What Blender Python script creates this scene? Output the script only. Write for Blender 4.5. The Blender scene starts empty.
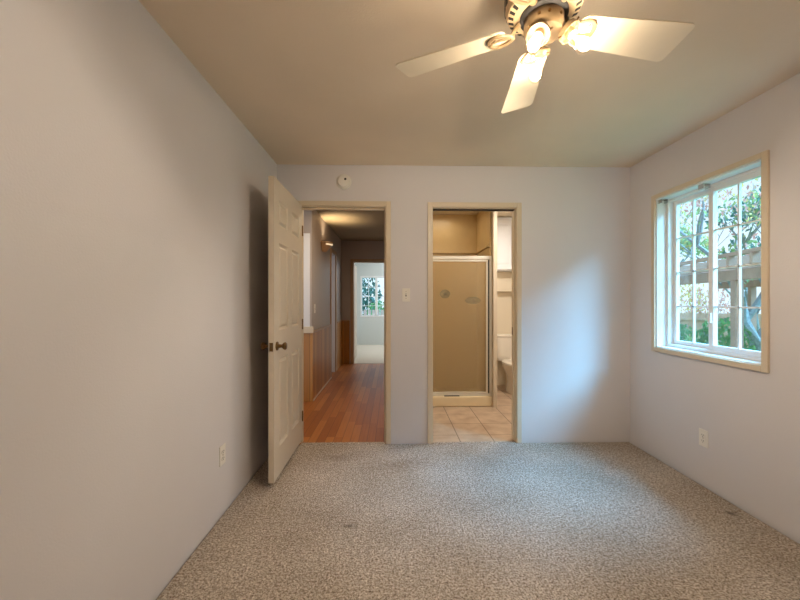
import bpy, bmesh, math, random
from mathutils import Vector, Matrix, Euler
R = math.radians
random.seed(7)
C = bpy.context.scene.collection
S = bpy.context.scene

# ------------------------------------------------------------------ camera, world, light, exposure
cam = bpy.data.cameras.new('camera'); cam.sensor_width = 36; cam.lens = 355.6 * 36 / 800
cam.clip_start = 0.02; cam.clip_end = 300
co = bpy.data.objects.new('camera', cam); C.objects.link(co)
co.location = (0, 0, 1.255); co.rotation_euler = (R(90), 0, R(-1.29))
cam.shift_y = 0.0006
S.camera = co
S.view_settings.view_transform = 'Standard'; S.view_settings.look = 'None'
S.view_settings.exposure = 0.34; S.view_settings.gamma = 1.0
S.view_settings.use_curve_mapping = False

w = bpy.data.worlds.new('overcast_sky'); S.world = w; w.use_nodes = True
nt = w.node_tree; nt.nodes.clear()
out = nt.nodes.new('ShaderNodeOutputWorld'); bg = nt.nodes.new('ShaderNodeBackground')
tc = nt.nodes.new('ShaderNodeTexCoord'); sp = nt.nodes.new('ShaderNodeSeparateXYZ')
rp = nt.nodes.new('ShaderNodeValToRGB')
rp.color_ramp.elements[0].position = 0.0; rp.color_ramp.elements[0].color = (0.78, 0.90, 1.0, 1)
rp.color_ramp.elements[1].position = 0.6; rp.color_ramp.elements[1].color = (0.50, 0.72, 1.0, 1)
nt.links.new(tc.outputs['Generated'], sp.inputs[0]); nt.links.new(sp.outputs['Z'], rp.inputs[0])
nt.links.new(rp.outputs[0], bg.inputs[0])
# thin bright overcast high on the window's side: the sky's own broad glow
dt = nt.nodes.new('ShaderNodeVectorMath'); dt.operation = 'DOT_PRODUCT'; dt.inputs[1].default_value = Vector((0.62, -0.10, 0.78)).normalized()
nm = nt.nodes.new('ShaderNodeVectorMath'); nm.operation = 'NORMALIZE'
nt.links.new(tc.outputs['Generated'], nm.inputs[0]); nt.links.new(nm.outputs[0], dt.inputs[0])
mxn = nt.nodes.new('ShaderNodeMath'); mxn.operation = 'MAXIMUM'; mxn.inputs[1].default_value = 0.0; nt.links.new(dt.outputs['Value'], mxn.inputs[0])
pw = nt.nodes.new('ShaderNodeMath'); pw.operation = 'POWER'; pw.inputs[1].default_value = 14.0; nt.links.new(mxn.outputs[0], pw.inputs[0])
bg.inputs['Strength'].default_value = 1.15
bg2 = nt.nodes.new('ShaderNodeBackground'); bg2.inputs['Color'].default_value = (0.30, 0.66, 1.0, 1)
ml = nt.nodes.new('ShaderNodeMath'); ml.operation = 'MULTIPLY'; ml.inputs[1].default_value = 8.0; nt.links.new(pw.outputs[0], ml.inputs[0])
nt.links.new(ml.outputs[0], bg2.inputs['Strength'])
ad = nt.nodes.new('ShaderNodeAddShader'); nt.links.new(bg.outputs[0], ad.inputs[0]); nt.links.new(bg2.outputs[0], ad.inputs[1]); nt.links.new(ad.outputs[0], out.inputs[0])

def lamp(name, kind, loc, power, color, rot=(0, 0, 0), **kw):
    l = bpy.data.lights.new(name, kind); l.energy = power; l.color = color
    for k, v in kw.items(): setattr(l, k, v)
    o = bpy.data.objects.new(name, l); C.objects.link(o); o.location = loc; o.rotation_euler = rot
    return o

def aim(o, d):
    o.rotation_euler = Vector(d).to_track_quat('-Z', 'Y').to_euler()

# bright hazy part of the sky, high over the side garden
sun = lamp('hazy_sun', 'SUN', (6, -3, 8), 10.5, (0.22, 0.62, 1.0), angle=R(26))
aim(sun, (-0.85, 0.95, -0.92))
zen = lamp('overcast_zenith', 'SUN', (7, 1, 9), 16.5, (0.16, 0.54, 1.0), angle=R(38))
aim(zen, (-0.62, 0.02, -0.78))
# unseen area lamps added in place of daylight in rooms beyond the doorways
far_l = lamp('far_bedroom_fill', 'AREA', (0.9, 9.0, 2.3), 48, (0.92, 0.96, 1.0), shape='RECTANGLE', size=1.2, size_y=1.2)
aim(far_l, (-0.7, 0.1, -1))
side_l = lamp('side_room_fill', 'AREA', (-2.3, 5.3, 1.6), 3.5, (0.86, 0.90, 1.0), shape='RECTANGLE', size=1.1, size_y=1.1)
aim(side_l, (1, 0, 0))
bath_l = lamp('bathroom_fill', 'AREA', (1.70, 3.80, 2.38), 19, (1.0, 0.95, 0.87), shape='RECTANGLE', size=0.5, size_y=0.3)  # unseen lamp without a fixture, added to light the bathroom
bath2_l = lamp('shower_fill', 'AREA', (0.7, 4.55, 2.39), 1.6, (1.0, 0.85, 0.66), shape='RECTANGLE', size=0.25, size_y=0.25)  # unseen lamp added to lift the inside of the shower

hall_l = lamp('hall_fill', 'AREA', (-0.4, 3.9, 2.41), 11, (1.0, 0.78, 0.52), shape='DISK', size=0.28)  # unseen lamp added above the door head to warm the hall

# ------------------------------------------------------------------ materials
def srgb(r, g, b):
    f = lambda c: (c / 255 / 12.92) if c / 255 <= 0.04045 else ((c / 255 + 0.055) / 1.055) ** 2.4
    return (f(r), f(g), f(b), 1)

class N:
    def __init__(s, name):
        s.m = bpy.data.materials.new(name); s.m.use_nodes = True
        s.t = s.m.node_tree; s.p = s.t.nodes['Principled BSDF']; s.o = s.t.nodes['Material Output']
    def n(s, typ, **kw):
        x = s.t.nodes.new(typ)
        for k, v in kw.items():
            if k in x.inputs: x.inputs[k].default_value = v
            else: setattr(x, k, v)
        return x
    def l(s, a, b): s.t.links.new(a, b)
    def pos(s): return s.n('ShaderNodeNewGeometry').outputs['Position']
    def bump(s, h, strength, dist):
        b = s.n('ShaderNodeBump', Strength=strength, Distance=dist); s.l(h, b.inputs['Height']); s.l(b.outputs[0], s.p.inputs['Normal'])
    def ramp(s, src, *els):
        r = s.n('ShaderNodeValToRGB'); e = r.color_ramp.elements
        while len(e) < len(els): e.new(0.5)
        for k, (p, c) in enumerate(els): e[k].position = p; e[k].color = c
        s.l(src, r.inputs[0]); return r.outputs[0]
    def mix(s, fac, a, b, mode='MIX'):
        x = s.n('ShaderNodeMix', data_type='RGBA', blend_type=mode)
        for v, i in ((fac, 0), (a, 6), (b, 7)):
            if hasattr(v, 'links'): s.l(v, x.inputs[i])
            else: x.inputs[i].default_value = v
        return x.outputs[2]
    def math(s, op, a, b=0.0):
        x = s.n('ShaderNodeMath', operation=op)
        for v, i in ((a, 0), (b, 1)):
            if hasattr(v, 'links'): s.l(v, x.inputs[i])
            else: x.inputs[i].default_value = v
        return x.outputs[0]

def simple(name, col, rough=0.5, metal=0.0, var=0.06, scale=9.0, bump=0.0, spec=0.5):
    a = N(name); a.p.inputs['Roughness'].default_value = rough; a.p.inputs['Metallic'].default_value = metal
    a.p.inputs['Specular IOR Level'].default_value = spec
    nz = a.n('ShaderNodeTexNoise', Scale=scale, Detail=3.0); a.l(a.pos(), nz.inputs['Vector'])
    d = tuple(c * (1 - var) for c in col[:3]) + (1,); u = tuple(min(1, c * (1 + var)) for c in col[:3]) + (1,)
    a.l(a.ramp(nz.outputs['Fac'], (0.3, d), (0.7, u)), a.p.inputs['Base Color'])
    if bump: a.bump(nz.outputs['Fac'], bump, 0.004)
    return a.m

def paint(name, col, rough=0.75, tex=0.25, var=0.03):
    a = N(name); a.p.inputs['Roughness'].default_value = rough; a.p.inputs['Specular IOR Level'].default_value = 0.3
    p = a.pos()
    n1 = a.n('ShaderNodeTexNoise', Scale=140.0, Detail=4.0); a.l(p, n1.inputs['Vector'])
    n2 = a.n('ShaderNodeTexNoise', Scale=1.1, Detail=5.0); a.l(p, n2.inputs['Vector'])
    d = tuple(c * (1 - var) for c in col[:3]) + (1,); u = tuple(min(1, c * (1 + var)) for c in col[:3]) + (1,)
    a.l(a.ramp(n2.outputs['Fac'], (0.3, d), (0.7, u)), a.p.inputs['Base Color'])
    a.bump(n1.outputs['Fac'], tex, 0.003)
    return a.m

M = {}
M['wall'] = paint('lavender_grey_wall_paint', srgb(215, 210, 210))
M['ceiling'] = paint('dingy_ceiling_paint', srgb(232, 214, 190), 0.85, 0.3, 0.07)
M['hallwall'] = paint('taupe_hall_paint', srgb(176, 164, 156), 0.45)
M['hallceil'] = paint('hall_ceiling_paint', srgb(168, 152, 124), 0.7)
M['bluewall'] = paint('pale_blue_paint', srgb(206, 210, 206))
M['whitewall'] = paint('white_room_paint', srgb(232, 232, 236))
M['bathwall'] = paint('cream_bath_paint', srgb(226, 212, 188))
M['trim'] = simple('cream_trim_paint', srgb(214, 197, 171), 0.4, var=0.02)
M['halltrim'] = simple('tan_hall_trim', srgb(176, 142, 108), 0.45)
M['doorpaint'] = simple('offwhite_door_paint', srgb(208, 194, 174), 0.42, var=0.02)
M['vinyl'] = simple('white_vinyl', srgb(230, 229, 227), 0.35, var=0.01)
M['plastic'] = simple('white_plastic', srgb(232, 226, 216), 0.4, var=0.01)
M['dark'] = simple('dark_slot', srgb(40, 34, 30), 0.7)
M['brass'] = simple('antique_brass', srgb(120, 92, 58), 0.3, 1.0, 0.2)
M['chrome'] = simple('brushed_chrome', srgb(205, 205, 205), 0.25, 1.0, 0.02)
M['alu'] = simple('satin_aluminium', srgb(228, 220, 204), 0.45, 0.35, 0.02)
M['fan'] = simple('cream_fan_enamel', srgb(138, 114, 82), 0.35, var=0.02)
M['blade'] = simple('whitewashed_blade', srgb(234, 219, 193), 0.5, var=0.03)
M['motor'] = simple('cream_motor_enamel', srgb(206, 180, 142), 0.3, 0.3)
M['porcelain'] = simple('white_porcelain', srgb(236, 226, 210), 0.15, var=0.01)
M['shower'] = simple('tan_fibreglass', srgb(210, 182, 130), 0.35, var=0.03)
M['curb'] = simple('cream_fibreglass', srgb(232, 212, 174), 0.35, var=0.02)
M['cabinet'] = simple('white_cabinet_paint', srgb(238, 238, 240), 0.35, var=0.01)
M['subfloor'] = simple('dark_subfloor', srgb(52, 40, 30), 0.9)
M['ext_wood'] = simple('weathered_pink_timber', srgb(168, 118, 98), 0.8, var=0.15, scale=6)
M['ext_fence'] = simple('pale_cedar_fence', srgb(176, 126, 100), 0.8, var=0.18, scale=5)
M['bark'] = simple('grey_bark', srgb(134, 128, 124), 0.9, var=0.3, scale=22, bump=0.6)
M['lawn'] = simple('lawn_green', srgb(108, 128, 66), 0.9, var=0.35, scale=18)
M['siding'] = simple('eave_paint', srgb(220, 214, 204), 0.6)
for nm, col in (('gold', (226, 186, 106)), ('rose', (226, 152, 132)), ('lime', (160, 172, 110)), ('fir', (66, 98, 80)), ('teal', (78, 116, 102)), ('green', (104, 140, 74))):
    a = N(nm + '_leaves'); a.p.inputs['Roughness'].default_value = 0.6
    nz = a.n('ShaderNodeTexNoise', Scale=4.0, Detail=2.0); a.l(a.pos(), nz.inputs['Vector'])
    c = srgb(*col); d = tuple(x * 0.6 for x in c[:3]) + (1,)
    cc = a.ramp(nz.outputs['Fac'], (0.35, d), (0.65, c)); a.l(cc, a.p.inputs['Base Color'])
    tr = a.n('ShaderNodeBsdfTranslucent'); a.l(cc, tr.inputs[0])
    mx = a.n('ShaderNodeMixShader'); mx.inputs[0].default_value = 0.45
    a.l(a.p.outputs[0], mx.inputs[1]); a.l(tr.outputs[0], mx.inputs[2]); a.l(mx.outputs[0], a.o.inputs[0])
    M[nm] = a.m

def clear_glass(name, tint, gloss):
    a = N(name); tr = a.n('ShaderNodeBsdfTransparent'); tr.inputs[0].default_value = tint
    gl = a.n('ShaderNodeBsdfGlossy', Roughness=0.02); mx = a.n('ShaderNodeMixShader'); mx.inputs[0].default_value = gloss
    a.l(tr.outputs[0], mx.inputs[1]); a.l(gl.outputs[0], mx.inputs[2]); a.l(mx.outputs[0], a.o.inputs[0])
    a.t.nodes.remove(a.p); return a.m
M['glass'] = clear_glass('window_glass', (0.93, 0.97, 0.98, 1), 0.05)
M['bulbglass'] = clear_glass('bulb_glass', (1, 0.97, 0.92, 1), 0.10)

# obscure shower glass: pebbled, tan through and through
a = N('obscure_shower_glass')
a.p.inputs['Base Color'].default_value = srgb(240, 220, 178); a.p.inputs['Roughness'].default_value = 0.268
a.p.inputs['Transmission Weight'].default_value = 0.75; a.p.inputs['IOR'].default_value = 1.15
vz = a.n('ShaderNodeTexVoronoi', Scale=160.0); a.l(a.pos(), vz.inputs['Vector']); a.bump(vz.outputs['Distance'], 0.05, 0.001)
M['obscure'] = a.m

def emit(name, col, st):
    a = N(name); e = a.n('ShaderNodeEmission', Color=col, Strength=st); a.l(e.outputs[0], a.o.inputs[0]); a.t.nodes.remove(a.p); return a.m
M['glow'] = emit('incandescent_glow', (1.0, 0.86, 0.62, 1), 14.0)
M['sconceglow'] = emit('sconce_glow', (1.0, 0.72, 0.42, 1), 0.8)

# carpet: cut pile, beige with brown flecks, a few stains
a = N('beige_flecked_carpet'); a.p.inputs['Roughness'].default_value = 1.0; a.p.inputs['Specular IOR Level'].default_value = 0.05
p = a.pos()
n1 = a.n('ShaderNodeTexNoise', Scale=100.0, Detail=6.0, Roughness=0.85); a.l(p, n1.inputs['Vector'])
v1 = a.n('ShaderNodeTexVoronoi', Scale=150.0); a.l(p, v1.inputs['Vector'])
n2 = a.n('ShaderNodeTexNoise', Scale=2.2, Detail=4.0); a.l(p, n2.inputs['Vector'])
n3 = a.n('ShaderNodeTexNoise', Scale=38.0, Detail=3.0); a.l(p, n3.inputs['Vector'])
base = a.ramp(n1.outputs['Fac'], (0.38, srgb(84, 64, 50)), (0.49, srgb(206, 188, 170)), (0.58, srgb(252, 242, 230)))
base = a.mix(1.0, base, a.ramp(n3.outputs['Fac'], (0.35, (0.78, 0.76, 0.74, 1)), (0.60, (1, 1, 1, 1))), 'MULTIPLY')
big = a.ramp(n2.outputs['Fac'], (0.35, (0.80, 0.78, 0.75, 1)), (0.65, (1, 1, 1, 1)))
base = a.mix(1.0, base, big, 'MULTIPLY')
def stain(base, x, y, r, sq, col, k):
    mp = a.n('ShaderNodeMapping'); a.l(p, mp.inputs['Vector'])
    mp.inputs['Scale'].default_value = (1 / r, 1 / (r * sq), 1); mp.inputs['Location'].default_value = (-x / r, -y / (r * sq), 0)
    ln = a.n('ShaderNodeVectorMath', operation='LENGTH'); a.l(mp.outputs[0], ln.inputs[0])
    d = a.math('ADD', ln.outputs['Value'], a.math('MULTIPLY', n3.outputs['Fac'], 0.8))
    f = a.ramp(d, (0.35, (k, k, k, 1)), (1.35, (0, 0, 0, 1)))
    return a.mix(f, base, col)
base = stain(base, -0.235, 1.985, 0.075, 0.6, srgb(70, 54, 42), 0.75)
base = stain(base, 2.0, 2.05, 0.07, 0.8, srgb(60, 46, 36), 0.8)
base = stain(base, 0.05, 2.72, 0.55, 0.5, srgb(130, 108, 88), 0.45)
base = stain(base, -0.42, 2.85, 0.30, 0.5, srgb(120, 98, 80), 0.35)
a.l(base, a.p.inputs['Base Color'])
a.bump(a.math('ADD', n1.outputs['Fac'], a.math('MULTIPLY', v1.outputs['Distance'], 0.6)), 0.9, 0.012)
M['carpet'] = a.m

# planks (world X across, Y along)
def planks(name, c1, c2, c3, wdt, rough, axis='Y', groove=0.5, vertical=False):
    a = N(name); a.p.inputs['Roughness'].default_value = rough
    p = a.pos(); s = a.n('ShaderNodeSeparateXYZ'); a.l(p, s.inputs[0])
    across, along = (s.outputs['X'], s.outputs['Y'])
    if vertical: across, along = a.math('ADD', s.outputs['X'], s.outputs['Y']), s.outputs['Z']
    q = a.math('DIVIDE', across, wdt); fl = a.math('FLOOR', q); fr = a.math('FRACT', q)
    wn = a.n('ShaderNodeTexWhiteNoise', noise_dimensions='1D'); a.l(fl, wn.inputs['W'])
    sh = a.math('MULTIPLY', wn.outputs['Value'], 3.0)
    row = a.math('DIVIDE', a.math('ADD', along, sh), 50.0 if vertical else 0.75)
    rf = a.math('FLOOR', row)
    wn2 = a.n('ShaderNodeTexWhiteNoise', noise_dimensions='2D'); cb = a.n('ShaderNodeCombineXYZ'); a.l(fl, cb.inputs[0]); a.l(rf, cb.inputs[1]); a.l(cb.outputs[0], wn2.inputs['Vector'])
    mp = a.n('ShaderNodeMapping'); a.l(p, mp.inputs['Vector']); mp.inputs['Scale'].default_value = (60, 60, 2) if vertical else (60, 3, 10)
    g = a.n('ShaderNodeTexNoise', Scale=1.0, Detail=5.0); a.l(mp.outputs[0], g.inputs['Vector'])
    t = a.math('ADD', a.math('MULTIPLY', wn2.outputs['Value'], 0.55), a.math('MULTIPLY', g.outputs['Fac'], 0.45))
    col = a.ramp(t, (0.2, c1), (0.5, c2), (0.8, c3))
    e = a.math('MINIMUM', fr, a.math('SUBTRACT', 1.0, fr))
    gap = a.math('LESS_THAN', e, 0.035)
    a.l(a.mix(a.math('MULTIPLY', gap, groove), col, srgb(58, 32, 16)), a.p.inputs['Base Color'])
    b = a.n('ShaderNodeBump', Strength=0.4, Distance=0.003); a.l(a.math('SUBTRACT', 1.0, gap), b.inputs['Height']); a.l(b.outputs[0], a.p.inputs['Normal'])
    return a.m
M['hardwood'] = planks('honey_hardwood', srgb(150, 84, 32), srgb(172, 102, 42), srgb(190, 122, 58), 0.075, 0.42)
M['wainscot'] = planks('varnished_pine_panelling', srgb(160, 106, 44), srgb(182, 124, 52), srgb(198, 142, 68), 0.09, 0.4, groove=0.6, vertical=True)

a = N('beige_floor_tile'); a.p.inputs['Roughness'].default_value = 0.35
p = a.pos(); s = a.n('ShaderNodeSeparateXYZ'); a.l(p, s.inputs[0])
ed = []
for ax, off in (('X', 0.0), ('Y', 3.62)):
    fr = a.math('FRACT', a.math('DIVIDE', a.math('ADD', a.math('SUBTRACT', s.outputs[ax], off), 30.5), 0.305))
    ed.append(a.math('MINIMUM', fr, a.math('SUBTRACT', 1.0, fr)))
gap = a.math('LESS_THAN', a.math('MINIMUM', ed[0], a.math('MULTIPLY', ed[1], 1.4)), 0.014)
nz = a.n('ShaderNodeTexNoise', Scale=7.0, Detail=6.0); a.l(p, nz.inputs['Vector'])
a.l(a.mix(a.math('MULTIPLY', gap, 0.8), a.ramp(nz.outputs['Fac'], (0.3, srgb(178, 150, 126)), (0.7, srgb(206, 182, 156))), srgb(96, 74, 58)), a.p.inputs['Base Color'])
M['tile'] = a.m

# ------------------------------------------------------------------ geometry helpers
class MB:
    def __init__(s): s.b = bmesh.new()
    def box(s, x0, x1, y0, y1, z0, z1, mat=None):
        v = [s.b.verts.new(c) for c in ((x0, y0, z0), (x1, y0, z0), (x1, y1, z0), (x0, y1, z0), (x0, y0, z1), (x1, y0, z1), (x1, y1, z1), (x0, y1, z1))]
        if mat is not None:
            for q in v: q.co = mat @ q.co
        for f in ((3, 2, 1, 0), (4, 5, 6, 7), (0, 1, 5, 4), (1, 2, 6, 5), (2, 3, 7, 6), (3, 0, 4, 7)): s.b.faces.new([v[i] for i in f])
        return s
    def lathe(s, prof, mat=None, seg=32):
        """prof: list of (r, z) round local Z"""
        rings = []
        for r, z in prof:
            if r < 1e-6: rings.append([s.b.verts.new((0, 0, z))])
            else: rings.append([s.b.verts.new((r * math.cos(2 * math.pi * k / seg), r * math.sin(2 * math.pi * k / seg), z)) for k in range(seg)])
        for a, b in zip(rings, rings[1:]):
            for k in range(seg):
                q = [a[k % len(a)], a[(k + 1) % len(a)], b[(k + 1) % len(b)], b[k % len(b)]]
                u = []
                for x in q:
                    if x not in u: u.append(x)
                if len(u) > 2: s.b.faces.new(u)
        for rg in (rings[0], rings[-1]):
            if len(rg) > 2: s.b.faces.new(rg)
        if mat is not None:
            for rg in rings:
                for q in rg: q.co = mat @ q.co
        return s
    def tube(s, pts, rad, seg=8, closed=False, flat=1.0):
        pts = [Vector(p) for p in pts]; n = len(pts); rings = []
        rads = rad if isinstance(rad, (list, tuple)) else [rad] * n
        for i, p in enumerate(pts):
            if closed: t = pts[(i + 1) % n] - pts[i - 1]
            else: t = pts[min(i + 1, n - 1)] - pts[max(i - 1, 0)]
            t.normalize()
            up = Vector((0, 0, 1)) if abs(t.z) < 0.95 else Vector((0, 1, 0))
            u = t.cross(up).normalized(); v = u.cross(t)
            rings.append([s.b.verts.new(p + rads[i] * (math.cos(2 * math.pi * k / seg) * u + flat * math.sin(2 * math.pi * k / seg) * v)) for k in range(seg)])
        m = n if closed else n - 1
        for i in range(m):
            a, b = rings[i], rings[(i + 1) % n]
            for k in range(seg): s.b.faces.new((a[k], a[(k + 1) % seg], b[(k + 1) % seg], b[k]))
        if not closed: s.b.faces.new(rings[0][::-1]); s.b.faces.new(rings[-1])
        return s
    def prism(s, outline, z0, z1, mat=None):
        a = [s.b.verts.new((x, y, z0)) for x, y in outline]; b = [s.b.verts.new((x, y, z1)) for x, y in outline]
        n = len(outline)
        s.b.faces.new(a[::-1]); s.b.faces.new(b)
        for i in range(n): s.b.faces.new((a[i], a[(i + 1) % n], b[(i + 1) % n], b[i]))
        if mat is not None:
            for q in a + b: q.co = mat @ q.co
        return s
    def loft(s, rings):
        vs = [[s.b.verts.new(c) for c in r] for r in rings]; n = len(vs[0])
        for a, b in zip(vs, vs[1:]):
            for k in range(n): s.b.faces.new((a[k], a[(k + 1) % n], b[(k + 1) % n], b[k]))
        s.b.faces.new(vs[0][::-1]); s.b.faces.new(vs[-1]); return s
    def build(s, name, mat, parent=None, bevel=0.0, smooth=False, seg=2):
        bmesh.ops.recalc_face_normals(s.b, faces=s.b.faces)
        me = bpy.data.meshes.new(name); s.b.to_mesh(me); s.b.free()
        o = bpy.data.objects.new(name, me); C.objects.link(o); me.materials.append(mat)
        if smooth:
            for f in me.polygons: f.use_smooth = True
            me.set_sharp_from_angle(angle=R(40))
        if bevel:
            b = o.modifiers.new('bevel', 'BEVEL'); b.width = bevel; b.segments = seg; b.limit_method = 'ANGLE'; b.angle_limit = R(40)
        if parent is not None:
            o.parent = parent; o.matrix_parent_inverse = Matrix.Translation(parent.location).inverted() if parent.parent is None else Matrix()
            if parent.parent is not None:
                o.matrix_parent_inverse = parent_world(parent).inverted()
        return o

def parent_world(o):
    m = o.matrix_basis.copy()
    if o.parent is not None: m = parent_world(o.parent) @ o.matrix_parent_inverse @ m
    return m

def empty(name, loc=(0, 0, 0)):
    o = bpy.data.objects.new(name, None); C.objects.link(o); o.location = loc; o.empty_display_size = 0.1; return o
def tag(o, label=None, cat=None, group=None, kind=None):
    if label: o['label'] = label
    if cat: o['category'] = cat
    if group: o['group'] = group
    if kind: o['kind'] = kind
    return o
def struct(o, label, cat): return tag(o, label, cat, None, 'structure')
def copy_tree(o, parent=None):
    c = o.copy(); C.objects.link(c)
    if parent is not None: c.parent = parent
    for ch in list(o.children): copy_tree(ch, c)
    return c

def wall(name, label, mat, axis, t0, t1, u0, u1, z0, z1, holes=()):
    """axis 'x': wall runs along X, thickness t0..t1 in Y; 'y': runs along Y, thickness in X. holes: (u0,u1,z0,z1)"""
    mb = MB(); us = sorted({u0, u1, *[h[0] for h in holes], *[h[1] for h in holes]})
    for a_, b_ in zip(us, us[1:]):
        zs = [(z0, z1)]
        for h in holes:
            if h[0] <= a_ + 1e-6 and b_ <= h[1] + 1e-6:
                nz = []
                for q0, q1 in zs:
                    if h[2] > q0: nz.append((q0, h[2]))
                    if h[3] < q1: nz.append((h[3], q1))
                zs = nz
        for q0, q1 in zs:
            if axis == 'x': mb.box(a_, b_, t0, t1, q0, q1)
            else: mb.box(t0, t1, a_, b_, q0, q1)
    return struct(mb.build(name, mat), label, 'wall')

def W(px, py, zc):
    """a point on the ray of photo pixel (px, py), at camera depth zc, in room coordinates"""
    t_ = (px - 400) / 355.6; u_ = (300.5 - py) / 355.6; c_, s_ = math.cos(R(1.29)), math.sin(R(1.29))
    return Vector((zc * (t_ * c_ + s_), zc * (c_ - t_ * s_), 1.255 + u_ * zc))

# ------------------------------------------------------------------ bedroom shell
XL, XR, YB, YF, H = -1.0, 2.12, 3.12, -0.8, 2.44
DL, DR, DT = -0.821, -0.040, 2.092       # hall door rough opening
BL, BR, BT = 0.342, 1.113, 2.087         # bathroom door rough opening
WY0, WY1, WZ0, WZ1 = 1.983, 2.807, 0.882, 2.065

mb = MB()
mb.box(XL + 0.008, XR - 0.017, YF + 0.01, YB - 0.009, -0.012, 0.0)
mb.box(DL + 0.02, DR - 0.02, YB - 0.009, YB + 0.045, -0.012, 0.0)
mb.box(BL + 0.02, BR - 0.02, YB - 0.009, YB + 0.03, -0.012, 0.0)
struct(mb.build('floor', M['carpet'], bevel=0.006), 'beige flecked bedroom carpet', 'floor')
struct(MB().box(XL - 0.1, XR + 0.1, YF - 0.1, YB + 0.02, -0.10, -0.0125).build('floor_underlay', M['subfloor']), 'dark subfloor under the bedroom carpet edge', 'floor')
struct(MB().box(XL - 0.12, XR + 0.16, YF - 0.12, YB + 0.11, H, H + 0.1).build('ceiling', M['ceiling']), 'dingy tan bedroom ceiling', 'ceiling')
wall('wall_left', 'long plain left wall of the bedroom', M['wall'], 'y', XL - 0.11, XL, YF - 0.11, YB, -0.1, H)
wall('wall_right', 'right bedroom wall with the window', M['wall'], 'y', XR, XR + 0.16, YF - 0.11, YB + 0.11, -0.1, H, [(WY0, WY1, WZ0, WZ1)])
wall('wall_back', 'far bedroom wall with two doorways', M['wall'], 'x', YB, YB + 0.11, XL - 0.11, XR, -0.1, H, [(DL, DR, -0.1, DT), (BL, BR, -0.1, BT)])
wall('wall_front', 'bedroom wall behind the viewpoint', M['wall'], 'x', YF - 0.11, YF, XL, XR, -0.1, H)

# jambs, stops and casings of the doorways
def casing(name, label, x0, x1, zt, yw, mat, cw=0.042, th=0.014, side=-1, depth=0.11, jamb=0.018):
    r = empty(name, ((x0 + x1) / 2, yw, 0)); struct(r, label, 'trim')
    j = MB()
    j.box(x0, x0 + jamb, yw, yw + depth, 0, zt - jamb); j.box(x1 - jamb, x1, yw, yw + depth, 0, zt - jamb); j.box(x0, x1, yw, yw + depth, zt - jamb, zt)
    j.build('jamb', mat, r)
    c = MB(); o = 0.012
    ya, yb = (yw - th, yw) if side < 0 else (yw + depth, yw + depth + th)
    c.box(x0 + o - cw, x0 + o, ya, yb, 0, zt - o + cw); c.box(x1 - o, x1 - o + cw, ya, yb, 0, zt - o + cw); c.box(x0 + o, x1 - o, ya, yb, zt - o, zt - o + cw)
    c.build('casing', mat, r, 0.004)
    return r
t = casing('trim_1', 'cream casing and jamb around the hall doorway', DL, DR, DT, YB, M['trim'])
s = MB(); s.box(DL + 0.018, DL + 0.03, YB + 0.045, YB + 0.08, 0, DT - 0.03); s.box(DR - 0.03, DR - 0.018, YB + 0.045, YB + 0.08, 0, DT - 0.03); s.box(DL + 0.018, DR - 0.018, YB + 0.045, YB + 0.08, DT - 0.03, DT - 0.018)
s.build('door_stop', M['trim'], t)
MB().box(DR - 0.0185, DR - 0.016, YB + 0.008, YB + 0.036, 0.91, 0.98).build('strike_plate', M['brass'], t)
t = casing('trim_2', 'cream casing and jamb around the bathroom doorway', BL, BR, BT, YB, M['trim'])
MB().box(BL + 0.018, BR - 0.018, YB + 0.035, YB + 0.075, BT - 0.026, BT - 0.018).build('track', M['dark'], t)

# pocket door, standing a hand's breadth out of its slot
pd = empty('door_2', (BR, YB + 0.055, 0)); struct(pd, 'cream sliding bathroom door edge standing proud of the right jamb', 'door')
MB().box(BR - 0.031, BR - 0.0185, YB + 0.038, YB + 0.072, 0.012, BT - 0.03).build('door_edge', M['trim'], pd, 0.002)
MB().box(BR - 0.0322, BR - 0.0305, YB + 0.046, YB + 0.064, 0.945, 1.015).build('latch_plate', M['brass'], pd)
MB().box(BR - 0.0330, BR - 0.0320, YB + 0.051, YB + 0.059, 0.965, 0.995).build('latch_bolt', M['dark'], pd)

# ------------------------------------------------------------------ open six-panel door
d1 = empty('door_1', (-0.80, YB - 0.02, 0)); struct(d1, 'off-white six-panel bedroom door standing wide open with antique brass knobs', 'door')
X0, X1, Y0, Y1, Z0, Z1 = -0.820, -0.783, 2.378, 3.114, 0.042, 2.082
cols = [(2.485, 2.700), (2.797, 3.012)]; rows = [(0.24, 0.855), (1.05, 1.655), (1.775, 1.955)]
mb = MB(); core = 0.0155
mb.box(X0 + core, X1 - core, Y0 + 0.01, Y1 - 0.01, Z0 + 0.01, Z1 - 0.01)
ys = [Y0, cols[0][0], cols[0][1], cols[1][0], cols[1][1], Y1]; zs = [Z0, rows[0][0], rows[0][1], rows[1][0], rows[1][1], rows[2][0], rows[2][1], Z1]
for i in range(0, 5, 2): mb.box(X0, X1, ys[i], ys[i + 1], Z0, Z1)
for (ya, yb) in cols:
    for j in range(0, 7, 2): mb.box(X0, X1, ya, yb, zs[j], zs[j + 1])
mb.build('door_leaf', M['doorpaint'], d1)
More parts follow.
